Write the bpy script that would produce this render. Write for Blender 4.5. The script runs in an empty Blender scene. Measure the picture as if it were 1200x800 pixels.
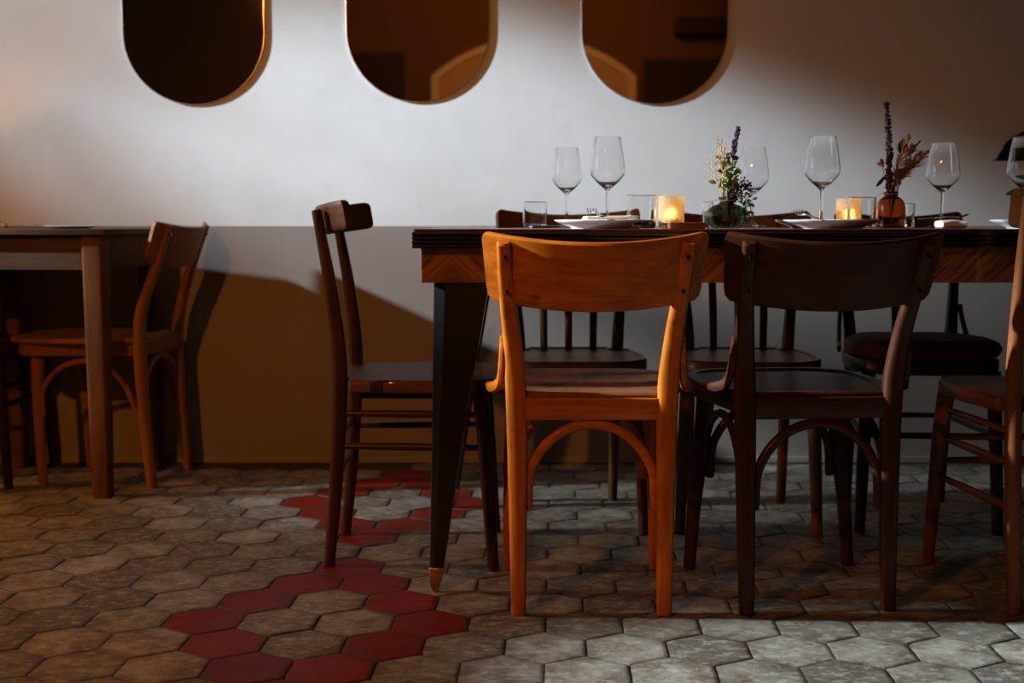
import bpy, bmesh, math, random
from mathutils import Vector, Matrix
PI = math.pi
random.seed(7)
S = bpy.context.scene
COL = S.collection

# ---------------------------------------------------------------- camera
H_CAM = 0.785
F_PX = 1440.0
PITCH = math.atan(138.0 / F_PX)
cam_d = bpy.data.cameras.new('camera')
cam = bpy.data.objects.new('camera', cam_d)
COL.objects.link(cam)
cam.location = (0, 0, H_CAM)
cam.rotation_euler = (PI / 2 - PITCH, 0, 0)
cam_d.sensor_width = 36.0
cam_d.lens = F_PX * 36.0 / 1200.0
cam_d.clip_start = 0.05
cam_d.dof.use_dof = True
cam_d.dof.focus_distance = 2.5
cam_d.dof.aperture_fstop = 3.6
S.camera = cam

# ---------------------------------------------------------------- light
S.view_settings.view_transform = 'Standard'
S.view_settings.look = 'None'
S.view_settings.exposure = 0.0
S.view_settings.gamma = 1.0
S.view_settings.use_curve_mapping = False
w = bpy.data.worlds.new('world'); S.world = w; w.use_nodes = True
w.node_tree.nodes['Background'].inputs[0].default_value = (0.5, 0.6, 0.8, 1)
w.node_tree.nodes['Background'].inputs[1].default_value = 0.005

def lamp(name, typ, loc, power, color, aim=None, **kw):
    d = bpy.data.lights.new(name, typ)
    d.energy = power; d.color = color
    for k, v in kw.items(): setattr(d, k, v)
    o = bpy.data.objects.new(name, d); COL.objects.link(o); o.location = loc
    if aim is not None:
        o.rotation_euler = (Vector(aim) - Vector(loc)).to_track_quat('-Z', 'Y').to_euler()
    return o
KEY = Vector((-6.0, 2.78, 3.03))
def azel(az, el):
    az, el = math.radians(az), math.radians(el)
    return KEY + Vector((math.cos(az) * math.cos(el), math.sin(az) * math.cos(el), -math.sin(el)))
def shaped_beam(name, power, az, el, half_w, half_h, tilt, blend):
    o = lamp(name, 'SPOT', KEY, power, (0.76, 0.91, 1.0), azel(az, el), spot_size=math.radians(2 * half_w), spot_blend=blend, shadow_soft_size=0.09)
    q = (azel(az, el) - KEY).to_track_quat('-Z', 'Y') @ Matrix.Rotation(math.radians(tilt), 4, 'Z').to_quaternion()
    o.rotation_euler = q.to_euler(); o.scale = (1.0, half_h / half_w, 1.0)
shaped_beam('daylight_beam', 1420, 11.8, 21.01, 12.37, 5.72, -55.86, 0.48)
shaped_beam('daylight_beam_low', 240, -0.21, 26.57, 6.27, 6.69, -56.5, 0.65)
shaped_beam('daylight_beam_floor', 5600, -8.51, 22.9, 5.51, 3.51, 27.5, 0.4)
shaped_beam('daylight_beam_wall', 5750, 11.45, 17.97, 2.72, 4.24, -17.5, 0.93)
shaped_beam('daylight_beam_dado', 3300, 11.31, 23.89, 4.97, 1.87, -53.0, 0.51)
shaped_beam('daylight_beam_table', 5200, 0.2, 19.2, 4.2, 3.4, 0, 0.8)
shaped_beam('daylight_beam_chair', 7500, -4.3, 20.9, 4.2, 3.0, -12, 0.7)
lamp('warm_ceiling_lamp', 'SPOT', (-1.5, -0.25, 2.3), 150, (1.0, 0.33, 0.03), (-1.1, 3.6, 0.1),
     spot_size=math.radians(85), spot_blend=0.9, shadow_soft_size=0.05)
lamp('warm_side_lamp', 'SPOT', (-3.3, 2.9, 1.2), 120, (1.0, 0.34, 0.03), (-1.6, 2.8, 0.0),
     spot_size=math.radians(70), spot_blend=1.0, shadow_soft_size=0.04)
lamp('mirror_view_fill', 'SPOT', (0.2, -0.6, 3.1), 95, (1.0, 0.42, 0.08), (0.0, -3.0, 1.9), spot_size=math.radians(110), spot_blend=0.8, shadow_soft_size=0.15)  # added fill on the front wall, brightens what the mirrors reflect

# ---------------------------------------------------------------- materials
def new_mat(name):
    m = bpy.data.materials.new(name); m.use_nodes = True
    nt = m.node_tree; b = nt.nodes['Principled BSDF']
    return m, nt, b
def N(nt, t, **kw):
    n = nt.nodes.new(t)
    for k, v in kw.items(): setattr(n, k, v)
    return n
def L(nt, a, b): nt.links.new(a, b)
def math_n(nt, op, a, b=None):
    n = N(nt, 'ShaderNodeMath', operation=op)
    for i, v in enumerate((a, b)):
        if v is None: continue
        if isinstance(v, (int, float)): n.inputs[i].default_value = v
        else: L(nt, v, n.inputs[i])
    return n.outputs[0]
def ramp(nt, fac, stops):
    r = N(nt, 'ShaderNodeValToRGB')
    el = r.color_ramp.elements
    while len(el) < len(stops): el.new(0.5)
    for e, (p, c) in zip(el, stops): e.position = p; e.color = (*c, 1)
    L(nt, fac, r.inputs[0]); return r.outputs[0]
def mixc(nt, fac, a, b, mode='MIX'):
    n = N(nt, 'ShaderNodeMix', data_type='RGBA', blend_type=mode)
    for sock, v in ((n.inputs[0], fac), (n.inputs[6], a), (n.inputs[7], b)):
        if isinstance(v, (int, float)): sock.default_value = v
        elif isinstance(v, tuple): sock.default_value = (*v, 1)
        else: L(nt, v, sock)
    return n.outputs[2]
def noise(nt, vec, scale, detail=4, rough=0.55):
    n = N(nt, 'ShaderNodeTexNoise'); n.inputs['Scale'].default_value = scale
    n.inputs['Detail'].default_value = detail; n.inputs['Roughness'].default_value = rough
    if vec is not None: L(nt, vec, n.inputs['Vector'])
    return n.outputs['Fac']
def mapping(nt, scale, src='Object'):
    tc = N(nt, 'ShaderNodeTexCoord'); mp = N(nt, 'ShaderNodeMapping')
    mp.inputs['Scale'].default_value = scale; L(nt, tc.outputs[src], mp.inputs['Vector']); return mp.outputs[0]
def bump(nt, b, h, strength=0.3, dist=0.002):
    n = N(nt, 'ShaderNodeBump'); n.inputs['Strength'].default_value = strength
    n.inputs['Distance'].default_value = dist; L(nt, h, n.inputs['Height']); L(nt, n.outputs[0], b.inputs['Normal'])
def wood(name, dark, light, axis='Z', rough=0.36, coat=0.04, wear=None, fine=1.0, spec=0.18):
    m, nt, b = new_mat(name)
    sc = {'X': (3, 40, 40), 'Y': (40, 3, 40), 'Z': (40, 40, 3)}[axis]
    sc = tuple(v * fine for v in sc)
    v = mapping(nt, sc)
    g = noise(nt, v, 1.6, 6, 0.65)
    v2 = mapping(nt, (5, 5, 5)); g2 = noise(nt, v2, 1.5, 3)
    mixf = math_n(nt, 'ADD', math_n(nt, 'MULTIPLY', g, 0.65), math_n(nt, 'MULTIPLY', g2, 0.35))
    c = ramp(nt, mixf, [(0.30, dark), (0.68, light)])
    if wear:
        wn = noise(nt, mapping(nt, (22, 22, 22)), 1.5, 5, 0.7)
        c = mixc(nt, ramp(nt, wn, [(0.62, (0, 0, 0)), (0.72, (1, 1, 1))]), c, wear)
    L(nt, c, b.inputs['Base Color'])
    L(nt, math_n(nt, 'ADD', math_n(nt, 'MULTIPLY', g2, 0.25), rough - 0.12), b.inputs['Roughness'])
    b.inputs['Coat Weight'].default_value = coat; b.inputs['Coat Roughness'].default_value = 0.12; b.inputs['Specular IOR Level'].default_value = spec
    bump(nt, b, g, 0.15, 0.001)
    return m
def wood3(name, dark, light, **kw):
    return {a: wood(name + '_' + a.lower(), dark, light, a, **kw) for a in 'XYZ'}
AMBER = wood3('amber_wood', (0.18, 0.038, 0.003), (0.58, 0.165, 0.010), wear=(0.16, 0.045, 0.01))
AMBSEAT = wood('amber_seat_wood', (0.13, 0.045, 0.02), (0.24, 0.09, 0.036), 'Y', 0.55, 0.03, spec=0.12)
DARK = wood3('dark_wood', (0.014, 0.0045, 0.002), (0.060, 0.018, 0.006))
SIDE = wood3('walnut_wood', (0.020, 0.0075, 0.003), (0.080, 0.028, 0.009))
SIDESEAT = None
REDW = wood3('reddish_wood', (0.09, 0.026, 0.008), (0.20, 0.062, 0.018))
BACKW = wood3('brown_wood', (0.07, 0.028, 0.010), (0.17, 0.072, 0.026))
DUSK = wood3('very_dark_wood', (0.014, 0.005, 0.004), (0.04, 0.013, 0.008))
HONEY = wood3('honey_wood', (0.15, 0.055, 0.012), (0.30, 0.125, 0.030), rough=0.5, coat=0.0, spec=0.15)
PINE = wood('worn_pine', (0.06, 0.022, 0.005), (0.15, 0.058, 0.014), 'Z', 0.7, 0.0, spec=0.1, wear=(0.06, 0.03, 0.015))
PINEX = wood('worn_pine_x', (0.032, 0.017, 0.007), (0.085, 0.047, 0.022), 'X', 0.7, 0.0, spec=0.1, wear=(0.07, 0.04, 0.02))

def slat_wood(name, dark, light):          # plank seat: dark seams between boards running across
    m, nt, b = new_mat(name)
    g = noise(nt, mapping(nt, (40, 3, 40)), 1.6, 6, 0.65)
    c = ramp(nt, g, [(0.3, dark), (0.7, light)])
    tc = N(nt, 'ShaderNodeTexCoord'); sx = N(nt, 'ShaderNodeSeparateXYZ'); L(nt, tc.outputs['Object'], sx.inputs[0])
    f = math_n(nt, 'FRACT', math_n(nt, 'MULTIPLY', sx.outputs[0], 1 / 0.045))
    seam = math_n(nt, 'LESS_THAN', f, 0.10)
    c = mixc(nt, seam, c, (0.02, 0.007, 0.004))
    L(nt, c, b.inputs['Base Color']); b.inputs['Roughness'].default_value = 0.55; b.inputs['Specular IOR Level'].default_value = 0.08
    b.inputs['Coat Weight'].default_value = 0.06
    bump(nt, b, math_n(nt, 'SUBTRACT', 1.0, seam), 0.6, 0.002)
    return m
SIDESEAT = slat_wood('plank_seat_wood', (0.05, 0.019, 0.008), (0.125, 0.048, 0.019))

def plain(name, col, rough=0.5, metal=0.0, coat=0.0, trans=0.0, ior=1.45, bumpy=0.0, var=0.0):
    m, nt, b = new_mat(name)
    b.inputs['Base Color'].default_value = (*col, 1)
    b.inputs['Roughness'].default_value = rough; b.inputs['Metallic'].default_value = metal
    b.inputs['Coat Weight'].default_value = coat; b.inputs['Transmission Weight'].default_value = trans
    b.inputs['IOR'].default_value = ior
    if var > 0:
        g = noise(nt, mapping(nt, (1, 1, 1)), 60, 4)
        L(nt, ramp(nt, g, [(0.3, tuple(c * (1 - var) for c in col)), (0.7, tuple(min(1, c * (1 + var)) for c in col))]), b.inputs['Base Color'])
    if bumpy > 0:
        bump(nt, b, noise(nt, mapping(nt, (1, 1, 1)), 220, 2), bumpy, 0.002)
    return m
BLACK = plain('black_lacquer', (0.008, 0.008, 0.010), 0.22, coat=0.6, bumpy=0.08)
TOPRED = wood('table_top_wood', (0.045, 0.012, 0.008), (0.11, 0.03, 0.018), 'X', 0.3, 0.6)
BRASS = plain('worn_brass', (0.42, 0.27, 0.10), 0.38, metal=0.9, var=0.3)
GLASS = plain('clear_glass', (1, 1, 1), 0.0, trans=1.0, ior=1.45)
GREENGL = plain('green_glass', (0.42, 0.52, 0.42), 0.02, trans=1.0, ior=1.45)
AMBERGL = plain('amber_glass', (0.62, 0.26, 0.08), 0.02, trans=1.0, ior=1.45)
GOLDGL = plain('textured_gold_glass', (1.0, 0.86, 0.55), 0.6, trans=0.9, ior=1.3, bumpy=1.0)
PORC = plain('white_porcelain', (0.78, 0.78, 0.78), 0.2, coat=0.4)
LINEN = plain('cream_linen', (0.72, 0.62, 0.50), 0.9, bumpy=0.3, var=0.06)
STEEL = plain('steel', (0.5, 0.47, 0.42), 0.25, metal=1.0)
WAX = plain('white_wax', (0.85, 0.75, 0.55), 0.5)
CUSH = plain('dark_red_cushion', (0.085, 0.016, 0.012), 0.9, bumpy=0.4, var=0.2)
LEAFD = plain('dark_leaf', (0.012, 0.035, 0.014), 0.35)
LEAFG = plain('green_leaf', (0.05, 0.17, 0.05), 0.45, var=0.2)
LEAFB = plain('bright_leaf', (0.16, 0.34, 0.05), 0.5, var=0.3)
PURP = plain('purple_blossom', (0.060, 0.028, 0.065), 0.8, var=0.4)
BURG = plain('burgundy_blossom', (0.05, 0.016, 0.026), 0.8, var=0.4)
BEIGE = plain('dried_beige', (0.60, 0.38, 0.20), 0.8, var=0.2)
PAMPAS = plain('dried_pampas', (0.30, 0.14, 0.06), 0.85, var=0.4)
STRING = plain('lilac_string', (0.35, 0.22, 0.35), 0.8)
TERRA = plain('clay_pot', (0.18, 0.08, 0.045), 0.7, var=0.2)
CEILM = plain('ceiling_paint', (0.30, 0.22, 0.15), 0.9)
ROOMM = plain('brown_room_paint', (0.16, 0.075, 0.03), 0.85, var=0.1)
PANELM = plain('dark_panel_paint', (0.035, 0.018, 0.010), 0.7)
ARCHM = plain('tan_plaster', (0.62, 0.42, 0.24), 0.9, var=0.06)
ARCHT = plain('pale_moulding', (0.80, 0.66, 0.46), 0.8)
m_, nt_, b_ = new_mat('candle_flame')
b_.inputs['Base Color'].default_value = (1, .6, .2, 1)
b_.inputs['Emission Color'].default_value = (1.0, 0.60, 0.22, 1); b_.inputs['Emission Strength'].default_value = 10
FLAME = m_
m_, nt_, b_ = new_mat('daylight_sky_pane')
b_.inputs['Base Color'].default_value = (.02, .02, .02, 1)
b_.inputs['Emission Color'].default_value = (0.75, 0.88, 1.0, 1); b_.inputs['Emission Strength'].default_value = 4.5
SKYPANE = m_
MIRR = plain('bronze_mirror', (0.62, 0.50, 0.38), 0.02, metal=1.0)
MEDGE = plain('polished_mirror_edge', (0.55, 0.56, 0.56), 0.2, metal=0.6)

# two-tone plaster wall
m_, nt, b = new_mat('two_tone_plaster')
tc = N(nt, 'ShaderNodeTexCoord'); sx = N(nt, 'ShaderNodeSeparateXYZ'); L(nt, tc.outputs['Object'], sx.inputs[0])
n1 = noise(nt, mapping(nt, (1, 1, 1)), 2.2, 5, 0.6); n2 = noise(nt, mapping(nt, (1, 1, 1)), 9, 5, 0.6)
up = mixc(nt, ramp(nt, n1, [(0.35, (0, 0, 0)), (0.7, (1, 1, 1))]), (0.66, 0.67, 0.67), (0.74, 0.75, 0.76))
up = mixc(nt, ramp(nt, n2, [(0.56, (0, 0, 0)), (0.75, (0.5, 0.5, 0.5))]), up, (0.60, 0.60, 0.60))
lo = mixc(nt, n1, (0.250, 0.205, 0.185), (0.295, 0.245, 0.220))
lo = mixc(nt, ramp(nt, n2, [(0.55, (0, 0, 0)), (0.8, (0.6, 0.6, 0.6))]), lo, (0.23, 0.185, 0.165))
wob = math_n(nt, 'MULTIPLY', math_n(nt, 'SUBTRACT', n2, 0.5), 0.002)
isup = math_n(nt, 'GREATER_THAN', math_n(nt, 'ADD', sx.outputs[2], wob), 0.777)
L(nt, mixc(nt, isup, lo, up), b.inputs['Base Color'])
b.inputs['Roughness'].default_value = 0.75
bump(nt, b, math_n(nt, 'ADD', n1, math_n(nt, 'MULTIPLY', n2, 0.5)), 0.25, 0.004)
WALLM = m_

# hex tiles
m_, nt, b = new_mat('cement_tile')
at = N(nt, 'ShaderNodeAttribute'); at.attribute_name = 'tile'
sr = N(nt, 'ShaderNodeSeparateColor'); L(nt, at.outputs['Color'], sr.inputs[0])
rnd, red, edge = sr.outputs[0], sr.outputs[1], sr.outputs[2]
d1 = noise(nt, mapping(nt, (1, 1, 1)), 13, 6, 0.7); d2 = noise(nt, mapping(nt, (1, 1.6, 1)), 34, 7, 0.75)
d3 = noise(nt, mapping(nt, (1, 1, 1)), 4, 4, 0.6)
cream = ramp(nt, rnd, [(0.0, (0.12, 0.110, 0.088)), (0.5, (0.21, 0.195, 0.160)), (1.0, (0.33, 0.31, 0.26))])
cream = mixc(nt, ramp(nt, d1, [(0.38, (0, 0, 0)), (0.62, (0.85, 0.85, 0.85))]), cream, (0.095, 0.066, 0.042))
cream = mixc(nt, ramp(nt, d2, [(0.50, (0, 0, 0)), (0.64, (0.75, 0.75, 0.75))]), cream, (0.44, 0.42, 0.36))
redc = mixc(nt, rnd, (0.135, 0.0075, 0.003), (0.21, 0.012, 0.005))
redc = mixc(nt, ramp(nt, d1, [(0.50, (0, 0, 0)), (0.75, (0.6, 0.6, 0.6))]), redc, (0.085, 0.030, 0.024))
redc = mixc(nt, ramp(nt, d2, [(0.60, (0, 0, 0)), (0.8, (0.3, 0.3, 0.3))]), redc, (0.16, 0.04, 0.025))
c = mixc(nt, red, cream, redc)
ed = math_n(nt, 'MULTIPLY', edge, math_n(nt, 'ADD', math_n(nt, 'MULTIPLY', d1, 1.5), -0.08))
c = mixc(nt, ed, c, (0.045, 0.033, 0.022))
L(nt, c, b.inputs['Base Color'])
L(nt, math_n(nt, 'ADD', math_n(nt, 'MULTIPLY', d1, 0.45), 0.28), b.inputs['Roughness'])
hh = math_n(nt, 'ADD', math_n(nt, 'MULTIPLY', d1, 1.0), math_n(nt, 'MULTIPLY', d2, 0.35))
b.inputs['Specular IOR Level'].default_value = 0.22
bump(nt, b, hh, 0.6, 0.004)
TILEM = m_
GROUT = plain('dark_grout', (0.06, 0.047, 0.034), 0.9, bumpy=0.6, var=0.3)

# chevron veneer
m_, nt, b = new_mat('chevron_veneer')
tc = N(nt, 'ShaderNodeTexCoord'); sx = N(nt, 'ShaderNodeSeparateXYZ'); L(nt, tc.outputs['Object'], sx.inputs[0])
pp = math_n(nt, 'PINGPONG', math_n(nt, 'ADD', sx.outputs[0], 0.124 + 6.0), 0.3)
wv = math_n(nt, 'ADD', math_n(nt, 'MULTIPLY', pp, 0.9), sx.outputs[2])
cb = N(nt, 'ShaderNodeCombineXYZ'); L(nt, math_n(nt, 'MULTIPLY', wv, 60), cb.inputs[0])
L(nt, math_n(nt, 'MULTIPLY', math_n(nt, 'SUBTRACT', pp, sx.outputs[2]), 4), cb.inputs[1])
g = noise(nt, cb.outputs[0], 0.9, 5, 0.6)
L(nt, ramp(nt, g, [(0.36, (0.040, 0.013, 0.004)), (0.62, (0.30, 0.10, 0.028))]), b.inputs['Base Color'])
b.inputs['Roughness'].default_value = 0.38; b.inputs['Coat Weight'].default_value = 0.3
CHEV = m_

# ---------------------------------------------------------------- mesh helpers
def obj(name, bm, mat, parent=None, smooth=True, bevel=0):
    me = bpy.data.meshes.new(name)
    bmesh.ops.recalc_face_normals(bm, faces=bm.faces[:])
    bm.to_mesh(me); bm.free()
    mats = mat if isinstance(mat, (list, tuple)) else [mat]
    for m in mats: me.materials.append(m)
    if smooth:
        for p in me.polygons: p.use_smooth = True
        try: me.set_sharp_from_angle(angle=math.radians(40))
        except Exception: pass
    o = bpy.data.objects.new(name, me); COL.objects.link(o)
    if parent is not None: o.parent = parent
    if bevel > 0:
        md = o.modifiers.new('bevel', 'BEVEL'); md.width = bevel; md.segments = 2; md.limit_method = 'ANGLE'
    return o
def thing(name, label, cat, loc=(0, 0, 0), rz=0.0, group=None):
    o = bpy.data.objects.new(name, None); COL.objects.link(o)
    o.empty_display_size = 0.05
    o.location = loc; o.rotation_euler = (0, 0, rz)
    o['label'] = label; o['category'] = cat
    if group: o['group'] = group
    return o
def tag(o, label, cat, group=None, loc=None, rz=None):
    o['label'] = label; o['category'] = cat
    if group: o['group'] = group
    if loc is not None: o.location = loc
    if rz is not None: o.rotation_euler = (0, 0, rz)
    return o
def box(bm, x0, x1, y0, y1, z0, z1):
    vs = [bm.verts.new((x, y, z)) for z in (z0, z1) for x, y in ((x0, y0), (x1, y0), (x1, y1), (x0, y1))]
    for f in ((3, 2, 1, 0), (4, 5, 6, 7), (0, 1, 5, 4), (1, 2, 6, 5), (2, 3, 7, 6), (3, 0, 4, 7)):
        bm.faces.new([vs[i] for i in f])
def catmull(pts, sub):
    pts = [Vector(p) for p in pts]
    P = [2 * pts[0] - pts[1]] + pts + [2 * pts[-1] - pts[-2]]
    out = []
    for i in range(1, len(P) - 2):
        for k in range(sub):
            t = k / sub; a, b_, c_, d = P[i - 1:i + 3]
            out.append(0.5 * ((2 * b_) + (c_ - a) * t + (2 * a - 5 * b_ + 4 * c_ - d) * t * t + (3 * b_ - a - 3 * c_ + d) * t ** 3))
    out.append(pts[-1]); return out
def sweep(bm, pts, sizes, n=12, sub=5, side=(1, 0, 0), power=2.6, cap=True, closed=False):
    """pts path; sizes (w,d) full widths along `side` and its normal; superellipse section."""
    k = len(pts)
    sz = [s if isinstance(s, (tuple, list)) else (s, s) for s in (sizes if isinstance(sizes, list) else [sizes] * k)]
    path = catmull(pts, sub) if sub > 1 else [Vector(p) for p in pts]
    szs = catmull([(a, b_, 0) for a, b_ in sz], sub) if sub > 1 else [Vector((a, b_, 0)) for a, b_ in sz]
    rings = []
    side = Vector(side)
    for i, p in enumerate(path):
        t = (path[min(i + 1, len(path) - 1)] - path[max(i - 1, 0)]).normalized()
        s = (side - t * side.dot(t))
        if s.length < 1e-3:
            s = Vector((0, 0, 1)) - t * t.z
        s.normalize(); q = t.cross(s)
        a, b_ = szs[i].x / 2, szs[i].y / 2
        r = []
        for j in range(n):
            an = 2 * PI * (j + 0.5) / n; ca, sa = math.cos(an), math.sin(an)
            e = 2.0 / power
            r.append(bm.verts.new(p + s * (a * math.copysign(abs(ca) ** e, ca)) + q * (b_ * math.copysign(abs(sa) ** e, sa))))
        rings.append(r)
    for i in range(len(rings) - 1):
        for j in range(n):
            bm.faces.new((rings[i][j], rings[i][(j + 1) % n], rings[i + 1][(j + 1) % n], rings[i + 1][j]))
    if cap:
        for r, sgn in ((rings[0], -1), (rings[-1], 1)):
            i = 0 if sgn < 0 else len(path) - 1
            t = (path[min(i + 1, len(path) - 1)] - path[max(i - 1, 0)]).normalized()
            c = sum((v.co for v in r), Vector()) / n
            rr = [bm.verts.new(c + (v.co - c) * 0.75 + t * sgn * min(0.003, (r[0].co - c).length * 0.25)) for v in r]
            for j in range(n): bm.faces.new((r[j], r[(j + 1) % n], rr[(j + 1) % n], rr[j]))
            bm.faces.new(rr)
def tube(bm, pts, r, n=10, sub=4): sweep(bm, pts, [2 * x for x in r] if isinstance(r, list) else 2 * r, n, sub, (1, 0.01, 0), 2.0)
def rounded(outline, rad, seg=5):
    """round the corners of a polygon (list of (x,y)), rad number or list"""
    out = []; n = len(outline)
    for i in range(n):
        p = Vector(outline[i]); a = Vector(outline[i - 1]); c = Vector(outline[(i + 1) % n])
        r = rad[i] if isinstance(rad, list) else rad
        da = (a - p).normalized(); dc = (c - p).normalized()
        r = min(r, (a - p).length * .49, (c - p).length * .49)
        p0 = p + da * r; p1 = p + dc * r
        for k in range(seg + 1):
            t = k / seg; out.append((1 - t) ** 2 * p0 + 2 * t * (1 - t) * p + t * t * p1)
    return out
def slab(bm, outline, profile, zf=None):
    """outline 2D pts (ccw); profile list of (inset, z); closed top & bottom"""
    n = len(outline); O = [Vector(p) for p in outline]
    nor = []
    for i in range(n):
        d = (O[(i + 1) % n] - O[i - 1]).normalized(); nor.append(Vector((-d.y, d.x)))
    rings = []
    for ins, z in profile:
        cen = sum(O, Vector((0, 0))) / n
        rings.append([bm.verts.new((*(O[i] + (nor[i] * ins if ins < .0065 else (cen - O[i]) * (ins / .2))), z + (zf(O[i]) if zf else 0))) for i in range(n)])
    for a, b_ in zip(rings[:-1], rings[1:]):
        for i in range(n): bm.faces.new((a[i], a[(i + 1) % n], b_[(i + 1) % n], b_[i]))
    bm.faces.new(rings[0][::-1]); bm.faces.new(rings[-1])
def lathe(bm, prof, n=40, c=(0, 0, 0), rib=0, ribamp=0.0):
    cx, cy, cz = c; rings = []
    for r, z in prof:
        if r < 1e-5: rings.append([bm.verts.new((cx, cy, cz + z))]); continue
        rings.append([bm.verts.new((cx + r * (1 + (ribamp * math.cos(rib * 2 * PI * j / n) if rib else 0)) * math.cos(2 * PI * j / n),
                                    cy + r * (1 + (ribamp * math.cos(rib * 2 * PI * j / n) if rib else 0)) * math.sin(2 * PI * j / n), cz + z)) for j in range(n)])
    for a, b_ in zip(rings[:-1], rings[1:]):
        for j in range(n):
            k = (j + 1) % n
            if len(a) == 1 and len(b_) == 1: continue
            if len(a) == 1: bm.faces.new((a[0], b_[k], b_[j]))
            elif len(b_) == 1: bm.faces.new((a[j], a[k], b_[0]))
            else: bm.faces.new((a[j], a[k], b_[k], b_[j]))
def spline_prof(pts, sub=5): return [(max(v.x, 0), v.y) for v in catmull([(a, b_, 0) for a, b_ in pts], sub)]

# ---------------------------------------------------------------- the room
YW, CH = 4.0, 3.3
XL, XR, YF = -6.4, 4.5, -3.0
def struct(name, bm, mat, parent=None, smooth=False, bevel=0):
    o = obj(name, bm, mat, parent, smooth, bevel)
    if parent is None: o['kind'] = 'structure'
    return o
bm = bmesh.new(); box(bm, XL - .1, XR + .1, YW, YW + .12, 0, CH); struct('wall_back', bm, WALLM)
bm = bmesh.new(); box(bm, XL - .1, XR + .1, YF - .12, YF, 0, CH); struct('wall_front', bm, ROOMM)
bm = bmesh.new(); box(bm, XL - .12, XL, YF, YW, 0, CH); struct('wall_left', bm, ROOMM)
bm = bmesh.new(); box(bm, XR, XR + .12, YF, YW, 0, CH); struct('wall_right', bm, ROOMM)
bm = bmesh.new(); box(bm, XL - .1, XR + .1, YF - .1, YW + .1, CH, CH + .1); struct('ceiling', bm, CEILM)
bm = bmesh.new(); box(bm, XL, XR, YW - .008, YW, 0.0, 0.022); struct('baseboard_back', bm, plain('baseboard_paint', (0.30, 0.24, 0.19), 0.5), bevel=0.003)
# tall window in the left wall: the daylight comes in here
bm = bmesh.new()
for y0, y1, z0, z1 in ((1.0, 3.5, .75, .83), (1.0, 3.5, 2.85, 2.95), (1.0, 1.08, .83, 2.85), (3.42, 3.5, .83, 2.85), (2.2, 2.28, .83, 2.85), (1.08, 2.2, 2.1, 2.15), (2.28, 3.42, 2.1, 2.15)):
    box(bm, XL, XL + .06, y0, y1, z0, z1)
wf_ = struct('window_1', bm, PANELM, bevel=.004)
bm = bmesh.new(); box(bm, XL + .005, XL + .02, 1.20, 1.75, .90, 2.80); box(bm, XL + .005, XL + .02, 2.65, 3.20, .90, 2.80)
bmx = bmesh.new(); box(bmx, XL + .005, XL + .02, 1.08, 1.18, .83, 2.85); box(bmx, XL + .005, XL + .02, 1.77, 2.63, .83, 2.85); box(bmx, XL + .005, XL + .02, 3.22, 3.42, .83, 2.85)
obj('shutter', bmx, PANELM, wf_, smooth=False)
wp_ = obj('window_pane', bm, SKYPANE, wf_, smooth=False)
# the far side of the room, seen in the mirrors: arched niche, door and shelf
def arch_outline(cx, hw, z0, zs, rise, n=24):
    R = (hw * hw + rise * rise) / (2 * rise); zc = zs + rise - R; a = math.asin(hw / R)
    return [(cx + hw, z0)] + [(cx + R * math.sin(a - 2 * a * k / n), zc + R * math.cos(a - 2 * a * k / n)) for k in range(n + 1)] + [(cx - hw, z0)]
def prism_xz(bm, pts, y0, y1):
    A = [bm.verts.new((x, y0, z)) for x, z in pts]; B = [bm.verts.new((x, y1, z)) for x, z in pts]
    n = len(pts)
    for i in range(n): bm.faces.new((A[i], A[(i + 1) % n], B[(i + 1) % n], B[i]))
    bm.faces.new(A); bm.faces.new(B[::-1])
AX = 0.19
bm = bmesh.new(); prism_xz(bm, arch_outline(AX, 0.83, 0, 2.05, 0.30), YF, YF + .02); struct('door_1', bm, ARCHM)
bm = bmesh.new()
o1 = arch_outline(AX, 0.90, 0, 2.07, 0.34); o2 = arch_outline(AX, 0.83, 0, 2.05, 0.30)
for k in range(len(o1) - 1):
    prism_xz(bm, [o1[k], o1[k + 1], o2[k + 1], o2[k]], YF, YF + .05)
struct('trim_1', bm, ARCHT)
bm = bmesh.new(); box(bm, -1.75, -.95, YF, YF + .04, 0, 2.28); struct('door_2', bm, PANELM, bevel=.01)
bm = bmesh.new(); box(bm, 1.15, 2.1, YF, YF + .05, 0, 2.22); struct('door_3', bm, PANELM, bevel=.01)
bm = bmesh.new(); box(bm, 1.42, 2.0, YF, YF + .18, 2.42, 2.56); struct('trim_2', bm, PANELM, bevel=.01)

# floor: hexagonal cement tiles, position of the lattice taken from the photograph's perspective
bm = bmesh.new(); box(bm, XL, XR, YF, YW, -0.1, -0.0022)
TO = Vector((-0.37108, 2.76391)); TA = Vector((0.150881, -0.005569))
cs, sn = math.cos(-2 * PI / 3), math.sin(-2 * PI / 3)
TB = Vector((cs * TA.x - sn * TA.y, sn * TA.x + cs * TA.y))
RED = {(0, 0), (0, 1), (1, 1), (0, 2), (2, 2), (0, 3), (3, 3), (1, 4), (3, 4), (2, 5), (3, 5), (3, 6),
       (-1, -2), (-2, -3), (-1, -3), (-3, -4), (-1, -4), (-4, -5), (-1, -5), (-4, -6), (-2, -6), (-4, -7), (-3, -7), (-4, -8)}
cl = bm.loops.layers.float_color.new('tile')
for f in bm.faces: f.material_index = 1
tr = random.Random(3)
sp = TA.length; base_ang = math.atan2(TA.y, TA.x)
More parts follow.
